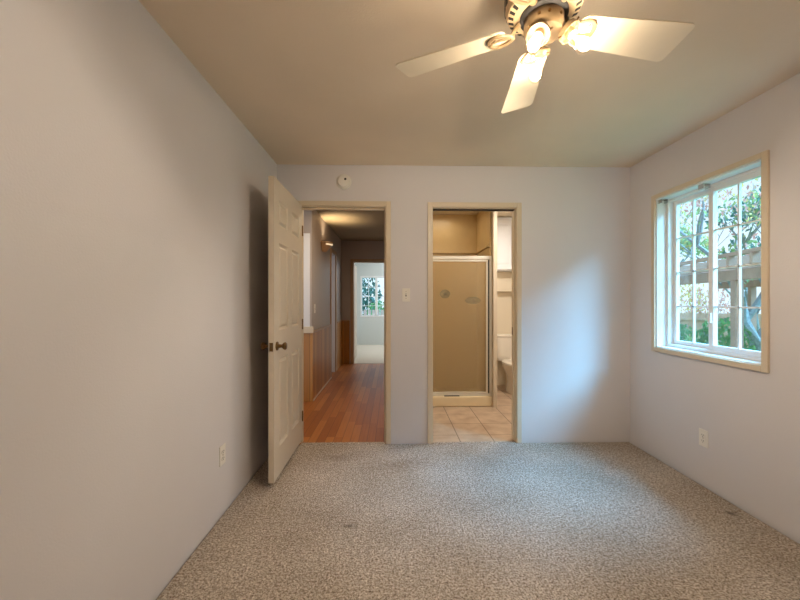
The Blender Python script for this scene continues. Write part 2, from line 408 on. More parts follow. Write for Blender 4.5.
for (ya, yb) in cols:
    for (za, zb) in rows:
        q = MB(); i1, i2 = 0.018, 0.034
        for xa, xb, sgn in ((X1 - core, X1 - 0.0015, 1), (X0 + core, X0 + 0.0015, -1)):
            rect = lambda x, i: [(x, ya + i, za + i), (x, yb - i, za + i), (x, yb - i, zb - i), (x, ya + i, zb - i)]
            # sloping sticking round the opening, then the raised field
            q.loft([rect(xa - sgn * 0.002, i1), rect(xa, i1), rect(xb, i2)])
        q.build('panel', M['doorpaint'], d1)
        q = MB()
        for x, e in ((X1, -1), (X0, 1)):
            for (p0, p1) in (((ya, za), (yb, za)), ((yb, za), (yb, zb)), ((yb, zb), (ya, zb)), ((ya, zb), (ya, za))):
                cy, cz = (ya + yb) / 2, (za + zb) / 2
                ins = lambda pt: (pt[0] + (0.012 if pt[0] < cy else -0.012), pt[1] + (0.012 if pt[1] < cz else -0.012))
                a0, a1 = ins(p0), ins(p1)
                f = [q.b.verts.new(c) for c in ((x, *p0), (x, *p1), (x + e * core, *a1), (x + e * core, *a0))]
                q.b.faces.new(f)
        q.build('moulding', M['doorpaint'], d1)
ky, kz = 2.438, 0.945
for sgn, x in ((1, X1), (-1, X0)):
    m4 = Matrix.Translation((x, ky, kz)) @ Matrix.Rotation(R(90) * sgn, 4, 'Y')
    k = MB().lathe([(0, 0.030), (0.011, 0.030), (0.012, 0.036), (0.022, 0.044), (0.0265, 0.054), (0.026, 0.060), (0.019, 0.066), (0, 0.067)], m4, 24).build('knob', M['brass'], d1, smooth=True)
    MB().lathe([(0, 0), (0.031, 0), (0.031, 0.004), (0.027, 0.009), (0.014, 0.012), (0.011, 0.031), (0, 0.031)], m4, 24).build('rosette', M['brass'], k, smooth=True)
lp = MB().box(-0.814, -0.789, Y0 - 0.0015, Y0 + 0.002, kz - 0.029, kz + 0.029).build('latch_plate', M['brass'], d1)
MB().box(-0.808, -0.795, Y0 - 0.010, Y0, kz - 0.009, kz + 0.009).build('latch_bolt', M['brass'], lp, 0.002)
for z in (0.25, 1.05, 1.86):
    MB().lathe([(0.0065, z - 0.045), (0.0065, z + 0.045)], Matrix.Translation((X1 + 0.004, YB - 0.006, 0)), 12).build('hinge', M['brass'], d1, smooth=True)

# ------------------------------------------------------------------ window in the right wall
w1 = empty('window_1', (XR, (WY0 + WY1) / 2, WZ0)); struct(w1, 'white sliding window with grilles in a cream casing', 'window')
mb = MB(); cw, th = 0.036, 0.016
mb.box(XR - th, XR, WY0 - cw, WY0, WZ0 - cw, WZ1 + cw); mb.box(XR - th, XR, WY1, WY1 + cw, WZ0 - cw, WZ1 + cw)
mb.box(XR - th, XR, WY0, WY1, WZ1, WZ1 + cw); mb.box(XR - th, XR, WY0, WY1, WZ0 - cw, WZ0)
mb.build('casing', M['trim'], w1, 0.003)
mb = MB(); xo = XR + 0.16; e = 0.008
mb.box(XR, xo, WY0, WY0 + e, WZ0, WZ1); mb.box(XR, xo, WY1 - e, WY1, WZ0, WZ1); mb.box(XR, xo, WY0 + e, WY1 - e, WZ1 - e, WZ1); mb.box(XR, xo, WY0 + e, WY1 - e, WZ0, WZ0 + e)
mb.build('jamb', M['vinyl'], w1)
ya, yb, za, zb = WY0 + e, WY1 - e, WZ0 + e, WZ1 - e
def ringbox(mb, x0, x1, ya, yb, za, zb, wl, wr, wb, wt):
    mb.box(x0, x1, ya, ya + wl, za, zb); mb.box(x0, x1, yb - wr, yb, za, zb)
    mb.box(x0, x1, ya + wl, yb - wr, za, za + wb); mb.box(x0, x1, ya + wl, yb - wr, zb - wt, zb); return mb
ringbox(MB(), XR + 0.075, XR + 0.150, ya, yb, za, zb, 0.018, 0.022, 0.022, 0.020).build('frame', M['vinyl'], w1, 0.003)
def sash(x0, x1, ya, yb, za, zb, st, nm='sash'):
    s_ = ringbox(MB(), x0, x1, ya, yb, za, zb, st, st, st, st).build(nm, M['vinyl'], w1, 0.003)
    xm = (x0 + x1) / 2
    MB().box(xm - 0.003, xm + 0.003, ya + st - 0.004, yb - st + 0.004, za + st - 0.004, zb - st + 0.004).build('pane', M['glass'], s_)
    g = MB(); wi = 0.0055
    g.box(xm - 0.008, xm + 0.008, (ya + yb) / 2 - wi, (ya + yb) / 2 + wi, za + st, zb - st)
    for k in (1, 2, 3):
        z = za + st + (zb - za - 2 * st) * k / 4
        g.box(xm - 0.008, xm + 0.008, ya + st, yb - st, z - wi, z + wi)
    g.build('grille', M['vinyl'], s_)
    return s_
sash(XR + 0.115, XR + 0.143, 2.420, yb - 0.022, za + 0.022, zb - 0.020, 0.030)
ns = sash(XR + 0.080, XR + 0.110, ya + 0.018, 2.425, za + 0.022, zb - 0.020, 0.036)
lt = MB().box(XR + 0.066, XR + 0.082, 2.394, 2.418, 1.10, 1.17).build('sash_latch', M['vinyl'], w1, 0.003)
# old blind bracket left in the far top corner, and a middle one under the head
for (yy0, yy1, nm) in ((2.760, 2.797, 'bracket'), (2.385, 2.425, 'bracket')):
    mb = MB(); mb.box(XR + 0.008, XR + 0.060, yy0, yy1, WZ1 - e - 0.004, WZ1 - e); mb.box(XR + 0.008, XR + 0.012, yy0, yy1, WZ1 - e - 0.030, WZ1 - e - 0.004); mb.box(XR + 0.056, XR + 0.060, yy0, yy1, WZ1 - e - 0.030, WZ1 - e - 0.004)
    mb.build(nm, M['chrome'], w1)

# ------------------------------------------------------------------ wall plates, smoke detector
def plate(name, label, cat, m4, kind, group=None):
    """m4: local X across, Z up, -Y out of the wall"""
    r = empty(name, m4.translation); tag(r, label, cat, group)
    MB().box(-0.035, 0.035, -0.006, 0, -0.058, 0.058, m4).build('cover_plate', M['plastic'], r, 0.003)
    if kind == 'outlet':
        for z in (0.0195, -0.0195):
            q = MB().prism([(0.017 * math.cos(k * math.pi / 12), max(-0.0135, min(0.0135, 0.017 * math.sin(k * math.pi / 12)))) for k in range(24)], 0, 0.003,
                           m4 @ Matrix.Translation((0, -0.0055, z)) @ Matrix.Rotation(R(90), 4, 'X')).build('receptacle', M['plastic'], r)
            sl = MB()
            for x, h in ((-0.0065, 0.0045), (0.0065, 0.0038)): sl.box(x - 0.0013, x + 0.0013, -0.0092, -0.0082, z - h + 0.003, z + h + 0.003, m4)
            sl.lathe([(0.0026, 0), (0.0026, 0.001)], m4 @ Matrix.Translation((0, -0.0082, z - 0.0075)) @ Matrix.Rotation(R(90), 4, 'X'), 10)
            sl.build('slots', M['dark'], q)
        MB().lathe([(0.0032, 0), (0.0032, 0.001), (0, 0.0014)], m4 @ Matrix.Translation((0, -0.006, 0)) @ Matrix.Rotation(R(90), 4, 'X'), 12).build('screw', M['brass'], r)
    else:
        MB().box(-0.0055, 0.0055, -0.0075, -0.0055, -0.012, 0.012, m4).build('switch_slot', M['dark'], r)
        MB().box(-0.004, 0.004, -0.017, -0.006, -0.005, 0.005, m4 @ Matrix.Rotation(R(-18), 4, 'X')).build('toggle', M['plastic'], r, 0.001)
        for z in (0.030, -0.030):
            MB().lathe([(0.003, 0), (0.003, 0.001), (0, 0.0014)], m4 @ Matrix.Translation((0, -0.006, z)) @ Matrix.Rotation(R(90), 4, 'X'), 12).build('screw', M['brass'], r)
    return r
T = Matrix.Translation
plate('light_switch', 'white toggle light switch on the wall between the two doorways', 'light switch', T((0.123, YB, 1.303)), 'switch')
plate('wall_outlet', 'white outlet low on the plain left wall by the open door', 'outlet', T((XL, 2.115, 0.347)) @ Matrix.Rotation(R(90), 4, 'Z'), 'outlet')
plate('wall_outlet', 'white outlet low on the right wall under the window', 'outlet', T((XR, 2.370, 0.320)) @ Matrix.Rotation(R(-90), 4, 'Z'), 'outlet')
sd = empty('smoke_detector', (-0.42, YB, 2.291)); tag(sd, 'round white smoke detector high on the wall above the hall doorway', 'smoke detector')
m4 = T((-0.42, YB, 2.291)) @ Matrix.Rotation(R(90), 4, 'X')
MB().lathe([(0, 0), (0.066, 0), (0.066, 0.010), (0.062, 0.014), (0, 0.014)], m4, 40).build('base', M['plastic'], sd, smooth=True)
MB().lathe([(0, 0.013), (0.054, 0.013), (0.054, 0.026), (0.046, 0.035), (0.02, 0.038), (0, 0.038)], m4, 40).build('cover', M['plastic'], sd, smooth=True)
MB().lathe([(0.0105, 0), (0.0105, 0.003), (0, 0.004)], m4 @ T((0.016, 0.014, 0.035)), 16).build('test_button', M['dark'], sd, smooth=True)

# ------------------------------------------------------------------ ceiling fan
FX, FY = 0.530, 1.230
fan = empty('ceiling_fan', (FX, FY, H)); tag(fan, 'cream five-blade ceiling fan with three bare glowing bulbs', 'ceiling fan')
O = T((FX, FY, 0))
MB().lathe([(0, 2.4395), (0.075, 2.4395), (0.075, 2.415), (0.06, 2.395), (0, 2.395)], O, 40).build('canopy', M['fan'], fan, smooth=True)
mo = MB().lathe([(0, 2.40), (0.085, 2.40), (0.122, 2.385), (0.130, 2.365), (0.130, 2.285), (0.122, 2.262), (0.098, 2.250), (0, 2.250)], O, 48).build('motor_housing', M['motor'], fan, smooth=True)
vt, vb = MB(), MB()
for k in range(28):
    a_ = k * 2 * math.pi / 28
    vt.box(0.121, 0.1315, -0.0075, 0.0075, 2.285, 2.325, O @ Matrix.Rotation(a_, 4, 'Z'))
    vb.box(-0.0095, 0.0095, -0.0055, 0.0055, -0.0012, 0.002, O @ Matrix.Rotation(a_, 4, 'Z') @ T((0.110, 0, 2.256)) @ Matrix.Rotation(R(-26.5), 4, 'Y'))
vt.build('vents', M['dark'], mo); vb.build('vents', M['dark'], mo)
MB().lathe([(0, 2.251), (0.080, 2.251), (0.080, 2.243), (0.072, 2.238), (0, 2.238)], O, 40).build('flywheel', M['dark'], fan, smooth=True)
kit = MB().lathe([(0, 2.240), (0.062, 2.240), (0.066, 2.235), (0.067, 2.195), (0.060, 2.184), (0.010, 2.181), (0, 2.181)], O, 40).build('switch_housing', M['fan'], fan, smooth=True)
for a_ in (235, 262, 300):
    MB().lathe([(0.005, 0), (0.005, 0.003), (0, 0.004)], T((FX + 0.0665 * math.cos(R(a_)), FY + 0.0665 * math.sin(R(a_)), 2.215)) @ Matrix.Rotation(R(a_), 4, 'Z') @ Matrix.Rotation(R(90), 4, 'Y'), 12).build('screw', M['brass'], kit)
# blades and their irons, on their own axis of turning
def blade_outline(r0, r1, w0, w1, rc):
    pts = []
    for cx, cy, a0 in ((r0 + 0.030, -w0 + 0.030, 180), (r1 - rc, -w1 + rc, 270), (r1 - rc, w1 - rc, 0), (r0 + 0.030, w0 - 0.030, 90)):
        rr = 0.030 if cx < (r0 + r1) / 2 else rc
        for k in range(7): pts.append((cx + rr * math.cos(R(a0 + 15 * k)), cy + rr * math.sin(R(a0 + 15 * k))))
    return pts
BZ = 2.207
for k in range(5):
    A = R(151.9 - 72 * k)
    base_m = T((FX - 0.006, FY - 0.005, BZ + (0.028 if k > 2 else 0))) @ Matrix.Rotation(A, 4, 'Z') @ Matrix.Rotation(R(-13), 4, 'X')
    b = MB().prism(blade_outline(0.122, 0.546, 0.057, 0.0775, 0.022), 0.0, 0.006, base_m).build('blade', M['blade'], fan, 0.0015)
    ir = MB()
    loop = []
    for q in range(28):
        an = 2 * math.pi * q / 28
        rr = 0.143 + 0.042 * math.cos(an); ww = 0.040 * math.sin(an) * (1.0 + 0.35 * math.cos(an))
        loop.append(base_m @ Vector((rr, ww, -0.004)))
    ir.tube(loop, 0.008, 8, True, 0.6)
    sp_ = [base_m @ Vector((0.184, 0, -0.004)), base_m @ Vector((0.155, 0.010, -0.004)), base_m @ Vector((0.132, 0.004, -0.004)), base_m @ Vector((0.104, 0, -0.003))]
    ir.tube(sp_, 0.0055, 8, False, 0.6)
    am = T((FX, FY, 0)) @ Matrix.Rotation(A, 4, 'Z')
    ir.tube([am @ Vector((0.068, 0, 2.250)), am @ Vector((0.086, 0, 2.246)), base_m @ Vector((0.096, 0, 0.014)), base_m @ Vector((0.106, 0, -0.003))], [0.013, 0.013, 0.012, 0.010], 10, False, 0.6)
    for (rx, ry) in ((0.156, 0.032), (0.156, -0.032), (0.180, 0.0)):
        ir.lathe([(0.005, 0), (0.005, 0.002), (0, 0.004)], base_m @ T((rx, ry, -0.0085)) @ Matrix.Rotation(R(180), 4, 'X'), 10)
    ir.build('blade_iron', M['fan'], b, smooth=True)
# three lamp arms with cup, socket and clear bulb
for k, (az, tilt, hz) in enumerate(((226, 36, 2.188), (330, 38, 2.210), (86, 40, 2.214))):
    d = Vector((math.cos(R(az)) * math.sin(R(tilt)), math.sin(R(az)) * math.sin(R(tilt)), -math.cos(R(tilt))))
    p0 = Vector((FX + 0.020 + 0.052 * math.cos(R(az)), FY + 0.022 + 0.052 * math.sin(R(az)), hz))
    q = d.to_track_quat('Z', 'Y').to_matrix().to_4x4(); m4 = T(p0) @ q
    arm = MB().lathe([(0, -0.005), (0.013, -0.005), (0.013, 0.014), (0.034, 0.020), (0.037, 0.026), (0.037, 0.040), (0.034, 0.040), (0.033, 0.026), (0, 0.024)], m4, 32).build('lamp_holder', M['fan'], fan, smooth=True)
    MB().lathe([(0, 0.023), (0.017, 0.023), (0.017, 0.050), (0.014, 0.052), (0, 0.052)], m4, 24).build('socket', M['motor'], arm, smooth=True)
    for e_ in range(3):
        ca, sa = math.cos(e_ * 2.094), math.sin(e_ * 2.094)
        MB().tube([m4 @ Vector((0.036 * ca, 0.036 * sa, 0.033)), m4 @ Vector((0.046 * ca, 0.046 * sa, 0.033))], 0.003, 8).build('thumb_screw', M['brass'], arm)
    bu = MB().lathe([(0.0135, 0.048), (0.0140, 0.060), (0.0190, 0.074), (0.0270, 0.090), (0.0298, 0.104), (0.0275, 0.119), (0.0190, 0.131), (0.008, 0.136), (0, 0.137)], m4, 28).build('bulb', M['bulbglass'], fan, smooth=True)
    MB().lathe([(0, 0.070), (0.009, 0.076), (0.0170, 0.092), (0.0200, 0.104), (0.0180, 0.114), (0.010, 0.123), (0, 0.126)], m4, 20).build('filament', M['glow'], bu, smooth=True)
    # added spot ahead of each bulb lights walls and floor without washing out blades
    lamp('bulb_light', 'POINT', m4 @ Vector((0, 0, 0.103)), 10.5, (1.0, 0.86, 0.68), shadow_soft_size=0.028)
    fw = lamp('bulb_fill_spot', 'SPOT', m4 @ Vector((0, 0, 0.136)), 21.0, (1.0, 0.87, 0.70), shadow_soft_size=0.02, spot_size=R(150), spot_blend=0.35); aim(fw, d)

# ------------------------------------------------------------------ hall
struct(MB().box(-1.6, 0.12, YB + 0.045, 7.10, -0.10, -0.003).build('floor_hall', M['hardwood']), 'honey hardwood hall floor', 'floor')
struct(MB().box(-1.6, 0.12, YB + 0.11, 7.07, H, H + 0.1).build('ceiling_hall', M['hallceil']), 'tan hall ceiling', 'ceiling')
HX, HY, HE = -1.0, 4.455, 7.07
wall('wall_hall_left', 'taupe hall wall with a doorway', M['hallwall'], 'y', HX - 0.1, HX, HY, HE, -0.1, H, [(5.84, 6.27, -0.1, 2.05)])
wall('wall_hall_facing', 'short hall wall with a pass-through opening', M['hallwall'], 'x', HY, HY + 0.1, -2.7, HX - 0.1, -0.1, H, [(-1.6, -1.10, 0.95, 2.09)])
MB_ = MB().box(-1.6, HX - 0.022, HY - 0.012, HY, 0.93, 2.09)
wall('wall_hall_right', 'right hall wall behind the door jamb', M['hallwall'], 'y', 0.02, 0.12, YB + 0.11, HE, -0.1, H)
wall('wall_hall_side', 'side end of the hall', M['hallwall'], 'y', -1.7, -1.6, YB + 0.11, HY, -0.1, H)
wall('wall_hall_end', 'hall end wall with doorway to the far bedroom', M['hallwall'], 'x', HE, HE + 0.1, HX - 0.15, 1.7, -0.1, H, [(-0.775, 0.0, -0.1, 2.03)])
struct(MB_.build('trim_3', M['whitewall']), 'tall white board standing in for the bright pass-through above the pine panelling', 'trim')  # white board added where the bright opening shows
wn = empty('trim_4', (HX, HY, 0)); struct(wn, 'varnished pine panelling on the lower hall walls', 'trim')
MB().box(-1.6, HX + 0.014, HY - 0.014, HY, 0, 0.85).build('panelling', M['wainscot'], wn)
MB().box(HX, HX + 0.014, HY, 5.78, 0, 0.85).build('panelling', M['wainscot'], wn)
MB().box(HX, HX + 0.014, 6.40, HE, 0, 0.85).build('panelling', M['wainscot'], wn)
MB().box(HX + 0.014, -0.84, HE - 0.014, HE, 0, 0.85).build('panelling', M['wainscot'], wn)
mb = MB(); mb.box(-1.6, HX + 0.024, HY - 0.026, HY, 0.85, 0.93); mb.build('ledge', M['trim'], wn, 0.004)
mb = MB(); mb.box(HX, HX + 0.024, HY, 5.78, 0.85, 0.872); mb.box(HX, HX + 0.024, 6.40, HE, 0.85, 0.872); mb.box(HX + 0.024, -0.84, HE - 0.024, HE, 0.85, 0.872); mb.build('cap_rail', M['halltrim'], wn, 0.003)
mb = MB(); mb.box(HX + 0.014, HX + 0.026, HY, 5.78, 0, 0.018); mb.build('shoe_moulding', M['trim'], wn, 0.003)
# hall side doorway casing
r = empty('trim_5', (HX, 6.1, 0)); struct(r, 'tan casing of the hall side doorway', 'trim')
mb = MB(); mb.box(HX, HX + 0.016, 5.78, 5.84, 0, 2.11); mb.box(HX, HX + 0.016, 6.27, 6.40, 0, 2.11); mb.box(HX, HX + 0.016, 5.84, 6.27, 2.05, 2.11); mb.build('casing', M['halltrim'], r, 0.003)
mb = MB(); mb.box(HX - 0.1, HX, 5.84, 5.855, 0, 2.05); mb.box(HX - 0.1, HX, 6.255, 6.27, 0, 2.05); mb.box(HX - 0.1, HX, 5.855, 6.255, 2.035, 2.05); mb.build('jamb', M['whitewall'], r)
casing('trim_6', 'brown casing of the doorway at the end of the hall', -0.775, 0.0, 2.03, HE, M['halltrim'], 0.06)
# room beside the hall
struct(MB().box(-2.6, HX - 0.1, HY + 0.1, HE, -0.1, -0.002).build('floor_side', M['hardwood']), 'floor of the room beside the hall', 'floor')
struct(MB().box(-2.6, HX - 0.1, HY + 0.1, HE, H, H + 0.1).build('ceiling_side', M['whitewall']), 'ceiling of the room beside the hall', 'ceiling')
wall('wall_side_left', 'white wall of the room beside the hall', M['whitewall'], 'y', -2.7, -2.6, HY + 0.1, HE + 0.1, -0.1, H)
wall('wall_side_back', 'back wall of the room beside the hall', M['whitewall'], 'x', HE, HE + 0.1, -2.6, HX - 0.1, -0.1, H)

# sconce: half bowl on the hall wall, open at the top with a glowing slot
sx, sy, sz = HX, 5.14, 1.955
sc = empty('wall_sconce', (sx, sy, sz)); tag(sc, 'small bowl-shaped wall sconce glowing upward on the hall wall', 'wall lamp')
mb = MB(); rings = []
for z, r_ in ((0.0, 0.055), (0.03, 0.085), (0.085, 0.125), (0.115, 0.150), (0.130, 0.158)):
    rings.append([(sx + 0.002 + r_ * 1.0 * math.sin(math.pi * k / 16), sy + r_ * math.cos(math.pi * k / 16), sz + z) for k in range(17)])
vs = [[mb.b.verts.new(c) for c in rg] for rg in rings]
for a_, b_ in zip(vs, vs[1:]):
    for k in range(16): mb.b.faces.new((a_[k], a_[k + 1], b_[k + 1], b_[k]))
mb.b.faces.new(vs[0])
o = mb.build('bowl', M['halltrim'], sc, smooth=True); sm = o.modifiers.new('solid', 'SOLIDIFY'); sm.thickness = 0.006
mb = MB(); st = []
for z in (0.088, 0.104):
    r_ = 0.131 + (z - 0.085) * 0.8
    st.append([(sx + 0.002 + r_ * math.sin(math.pi * k / 24), sy + r_ * math.cos(math.pi * k / 24), sz + z) for k in range(12, 21)] )
va = [[mb.b.verts.new(c) for c in rg] for rg in st]
for k in range(8): mb.b.faces.new((va[0][k], va[0][k + 1], va[1][k + 1], va[1][k]))
o = mb.build('glowing_slot', M['sconceglow'], sc); o.modifiers.new('solid', 'SOLIDIFY').thickness = 0.004
MB().lathe([(0, 0.02), (0.014, 0.02), (0.022, 0.05), (0.024, 0.07), (0.016, 0.088), (0, 0.094)], T((sx + 0.06, sy, sz)), 16).build('bulb', M['sconceglow'], sc, smooth=True)
sl = lamp('sconce_light', 'SPOT', (sx + 0.085, sy, sz + 0.10), 17.0, (1.0, 0.76, 0.48), shadow_soft_size=0.04, spot_size=R(115), spot_blend=0.9)
aim(sl, (0.35, 0.15, 1))
plate('light_switch', 'pale switch plate on the hall wall under the sconce', 'light switch', T((HX, 4.62, 1.15)) @ Matrix.Rotation(R(90), 4, 'Z'), 'switch')

# ------------------------------------------------------------------ far bedroom at the end of the hall
FY0, FY1 = 7.17, 10.1
struct(MB().box(-1.05, 1.6, HE + 0.03, FY1, -0.1, 0.0).build('floor_far', simple('pale_carpet', srgb(206, 196, 180), 1.0, var=0.08, scale=60, bump=0.4)), 'pale carpet of the far bedroom', 'floor')
struct(MB().box(-1.05, 1.6, FY0, FY1, H, H + 0.1).build('ceiling_far', M['whitewall']), 'ceiling of the far bedroom', 'ceiling')
wall('wall_far_left', 'left wall of the far bedroom', M['bluewall'], 'y', -1.15, -1.05, FY0, FY1, -0.1, H)
wall('wall_far_right', 'right wall of the far bedroom', M['bluewall'], 'y', 1.6, 1.7, FY0, FY1, -0.1, H)
wall('wall_far_back', 'pale blue far bedroom wall with a window', M['bluewall'], 'x', FY1, FY1 + 0.12, -1.05, 1.6, -0.1, H, [(-0.90, 0.02, 0.79, 1.95)])
w2 = empty('window_2', (-0.44, FY1, 0.8)); struct(w2, 'small white sliding window in the far bedroom', 'window')
fr = MB(); x0, x1, z0, z1 = -0.90, 0.02, 0.79, 1.95
for (a0, a1, b0, b1) in ((x0, x0 + 0.05, z0, z1), (x1 - 0.05, x1, z0, z1), (x0 + 0.05, x1 - 0.05, z0, z0 + 0.05), (x0 + 0.05, x1 - 0.05, z1 - 0.05, z1), (-0.475, -0.405, z0 + 0.05, z1 - 0.05)):
    fr.box(a0, a1, FY1 - 0.01, FY1 + 0.07, b0, b1)
f_ = fr.build('frame', M['vinyl'], w2, 0.003)
for xa, xb in ((x0 + 0.05, -0.475), (-0.405, x1 - 0.05)):
    pn = MB().box(xa, xb, FY1 + 0.03, FY1 + 0.036, z0 + 0.05, z1 - 0.05).build('pane', M['glass'], f_)
    g = MB(); g.box((xa + xb) / 2 - 0.007, (xa + xb) / 2 + 0.007, FY1 + 0.02, FY1 + 0.045, z0 + 0.05, z1 - 0.05)
    for k in (1, 2, 3): z = z0 + 0.05 + (z1 - z0 - 0.1) * k / 4; g.box(xa, xb, FY1 + 0.02, FY1 + 0.045, z - 0.007, z + 0.007)
    g.build('grille', M['vinyl'], f_)
d3 = empty('door_3', (-0.79, FY0 + 0.03, 0)); struct(d3, 'white door folded back inside the far bedroom', 'door')
MB().box(-0.815, -0.78, FY0 + 0.03, FY0 + 0.75, 0.012, 2.0).build('door_leaf', M['doorpaint'], d3, 0.002)
for z in (0.25, 1.05, 1.8): MB().box(-0.782, -0.762, FY0 - 0.03, FY0 + 0.034, z - 0.045, z + 0.045).build('hinge', M['brass'], d3)

# ------------------------------------------------------------------ bathroom
struct(MB().box(0.2, 2.28, YB + 0.03, 5.25, -0.1, -0.004).build('floor_bathroom', M['tile']), 'beige tiled bathroom floor', 'floor')
struct(MB().box(0.2, 2.28, YB + 0.11, 5.25, H, H + 0.1).build('ceiling_bathroom', M['bathwall']), 'cream bathroom ceiling', 'ceiling')
wall('wall_bathroom_left', 'left bathroom wall', M['bathwall'], 'y', 0.12, 0.2, YB + 0.11, 5.25, -0.1, H)
wall('wall_bathroom_right', 'right bathroom wall', M['bathwall'], 'y', 2.28, 2.4, YB + 0.11, 5.25, -0.1, H)
wall('wall_bathroom_back', 'back bathroom wall behind the toilet', M['bathwall'], 'x', 5.25, 5.35, 0.12, 2.4, -0.1, H)
wall('wall_bathroom_divider', 'narrow cream partition beside the shower', M['trim'], 'y', 1.192, 1.236, 4.15, 5.25, -0.004, H)
sh = empty('shower_stall', (0.7, 4.19, 0)); tag(sh, 'tan shower stall with an obscure glass door in a chrome frame', 'shower')
SX0, SX1, SY, SB = 0.205, 1.190, 4.19, 4.88
MB().box(SX0, SX1, SY, SY + 0.10, -0.003, 0.118).build('curb', M['curb'], sh, 0.012)
mb = MB(); mb.box(SX0, SX1, SY + 0.10, SB, -0.003, 0.05); mb.box(SX0, SX1, SB, SB + 0.03, 0.05, H - 0.002); mb.box(SX0, SX0 + 0.02, SY + 0.04, SB, 0.05, H - 0.002); mb.box(SX1 - 0.02, SX1, SY + 0.04, SB, 0.118, H - 0.002)
mb.box(SX0 + 0.02, SX1 - 0.02, SB - 0.035, SB, 1.90, 1.935); mb.box(SX1 - 0.04, SX1 - 0.02, SY + 0.04, SB - 0.035, 1.90, 1.935)
mb.build('surround', M['shower'], sh, 0.004)
FZ1 = 1.785
mb = MB(); y0, y1 = SY + 0.02, SY + 0.055
mb.box(SX0, SX1, y0, y1, FZ1 - 0.040, FZ1); mb.box(SX0, SX1, y0, y1, 0.118, 0.140); mb.box(SX1 - 0.028, SX1 - 0.001, y0, y1, 0.140, FZ1 - 0.04); mb.box(SX0, SX0 + 0.028, y0, y1, 0.14, FZ1 - 0.04)
mb.build('door_frame', M['alu'], sh, 0.003)
mb = MB(); y0, y1 = SY + 0.026, SY + 0.050
gx0, gx1, gz0, gz1 = SX0 + 0.03, SX1 - 0.045, 0.146, FZ1 - 0.045
mb.box(gx0, gx0 + 0.022, y0, y1, gz0, gz1); mb.box(gx1 - 0.022, gx1, y0, y1, gz0, gz1); mb.box(gx0 + 0.022, gx1 - 0.022, y0, y1, gz0, gz0 + 0.02); mb.box(gx0 + 0.022, gx1 - 0.022, y0, y1, gz1 - 0.022, gz1)
dr = mb.build('door', M['alu'], sh, 0.002)
MB().box(gx0 + 0.02, gx1 - 0.02, SY + 0.036, SY + 0.041, gz0 + 0.018, gz1 - 0.02).build('glass_panel', M['obscure'], dr)
MB().box(gx1 + 0.001, gx1 + 0.015, SY + 0.03, SY + 0.045, gz0, gz1).build('gasket', M['dark'], dr)
MB().box(0.62, 0.80, SY + 0.008, SY + 0.03, 0.118, 0.128).build('drip_rail', M['dark'], dr, 0.003)
# pads standing in for two dark blurs of unknown kind; suction cups made up
GY = SY + 0.041
for nm_, lb, x_, z_, rx_, rz_ in (('bath_item_round', 'round dark bath item blurred behind the obscure shower glass, left of two', W(445, 294, 4.27).x, W(445, 294, 4.27).z, 0.062, 0.055),
                                ('bath_item_wide', 'wide dark bath item blurred behind the obscure shower glass, right of two', W(473, 300.5, 4.27).x, W(473, 300.5, 4.27).z, 0.095, 0.046)):
    va = empty(nm_, (x_, GY, z_)); tag(va, lb, 'bath item')
    MB().lathe([(0, -0.024), (0.5, -0.020), (0.85, -0.010), (1, 0), (0.85, 0.012), (0.5, 0.020), (0, 0.024)], T((x_, GY + 0.026, z_)) @ Matrix.Diagonal((rx_, 1, rz_, 1)) @ Matrix.Rotation(R(90), 4, 'X'), 24).build('pad', M['dark'], va, smooth=True)
    MB().lathe([(0.020, 0), (0.016, 0.006), (0.005, 0.010), (0.005, 0.014), (0, 0.014)], T((x_, GY, z_)) @ Matrix.Rotation(R(-90), 4, 'X'), 20).build('suction_cup', M['dark'], va, smooth=True)

# toilet
TX = 1.70
to = empty('toilet', (TX, 5.0, 0)); tag(to, 'white toilet with its lid down beside the shower partition', 'toilet')
def oval(cx, cy, rx, ryf, ryb, z, n=32, pw=2.0):
    o_ = []
    for k in range(n):
        a_ = 2 * math.pi * k / n; c_, s_ = math.cos(a_), math.sin(a_)
        o_.append((cx + rx * math.copysign(abs(c_) ** (2 / pw), c_), cy + (ryb if s_ > 0 else ryf) * math.copysign(abs(s_) ** (2 / pw), s_), z))
    return o_
MB().loft([oval(TX, 4.86, 0.115, 0.25, 0.24, -0.003), oval(TX, 4.86, 0.110, 0.245, 0.24, 0.03), oval(TX, 4.86, 0.090, 0.20, 0.22, 0.13), oval(TX, 4.85, 0.105, 0.21, 0.22, 0.21),
           oval(TX, 4.83, 0.155, 0.26, 0.24, 0.30), oval(TX, 4.82, 0.180, 0.275, 0.26, 0.365), oval(TX, 4.82, 0.182, 0.28, 0.26, 0.385)]).build('bowl', M['porcelain'], to, smooth=True)
MB().loft([oval(TX, 4.82, 0.184, 0.285, 0.22, 0.386), oval(TX, 4.82, 0.190, 0.29, 0.225, 0.392), oval(TX, 4.82, 0.188, 0.288, 0.223, 0.402)]).build('seat', M['porcelain'], to, smooth=True)
MB().loft([oval(TX, 4.82, 0.184, 0.282, 0.225, 0.404), oval(TX, 4.82, 0.188, 0.286, 0.228, 0.412), oval(TX, 4.82, 0.178, 0.276, 0.22, 0.421), oval(TX, 4.82, 0.10, 0.18, 0.14, 0.425)]).build('lid', M['porcelain'], to, smooth=True)
MB().loft([oval(TX, 5.14, 0.170, 0.075, 0.08, 0.384, pw=5), oval(TX, 5.14, 0.205, 0.085, 0.095, 0.43, pw=6), oval(TX, 5.14, 0.222, 0.095, 0.10, 0.725, pw=6)]).build('tank', M['porcelain'], to, smooth=True)
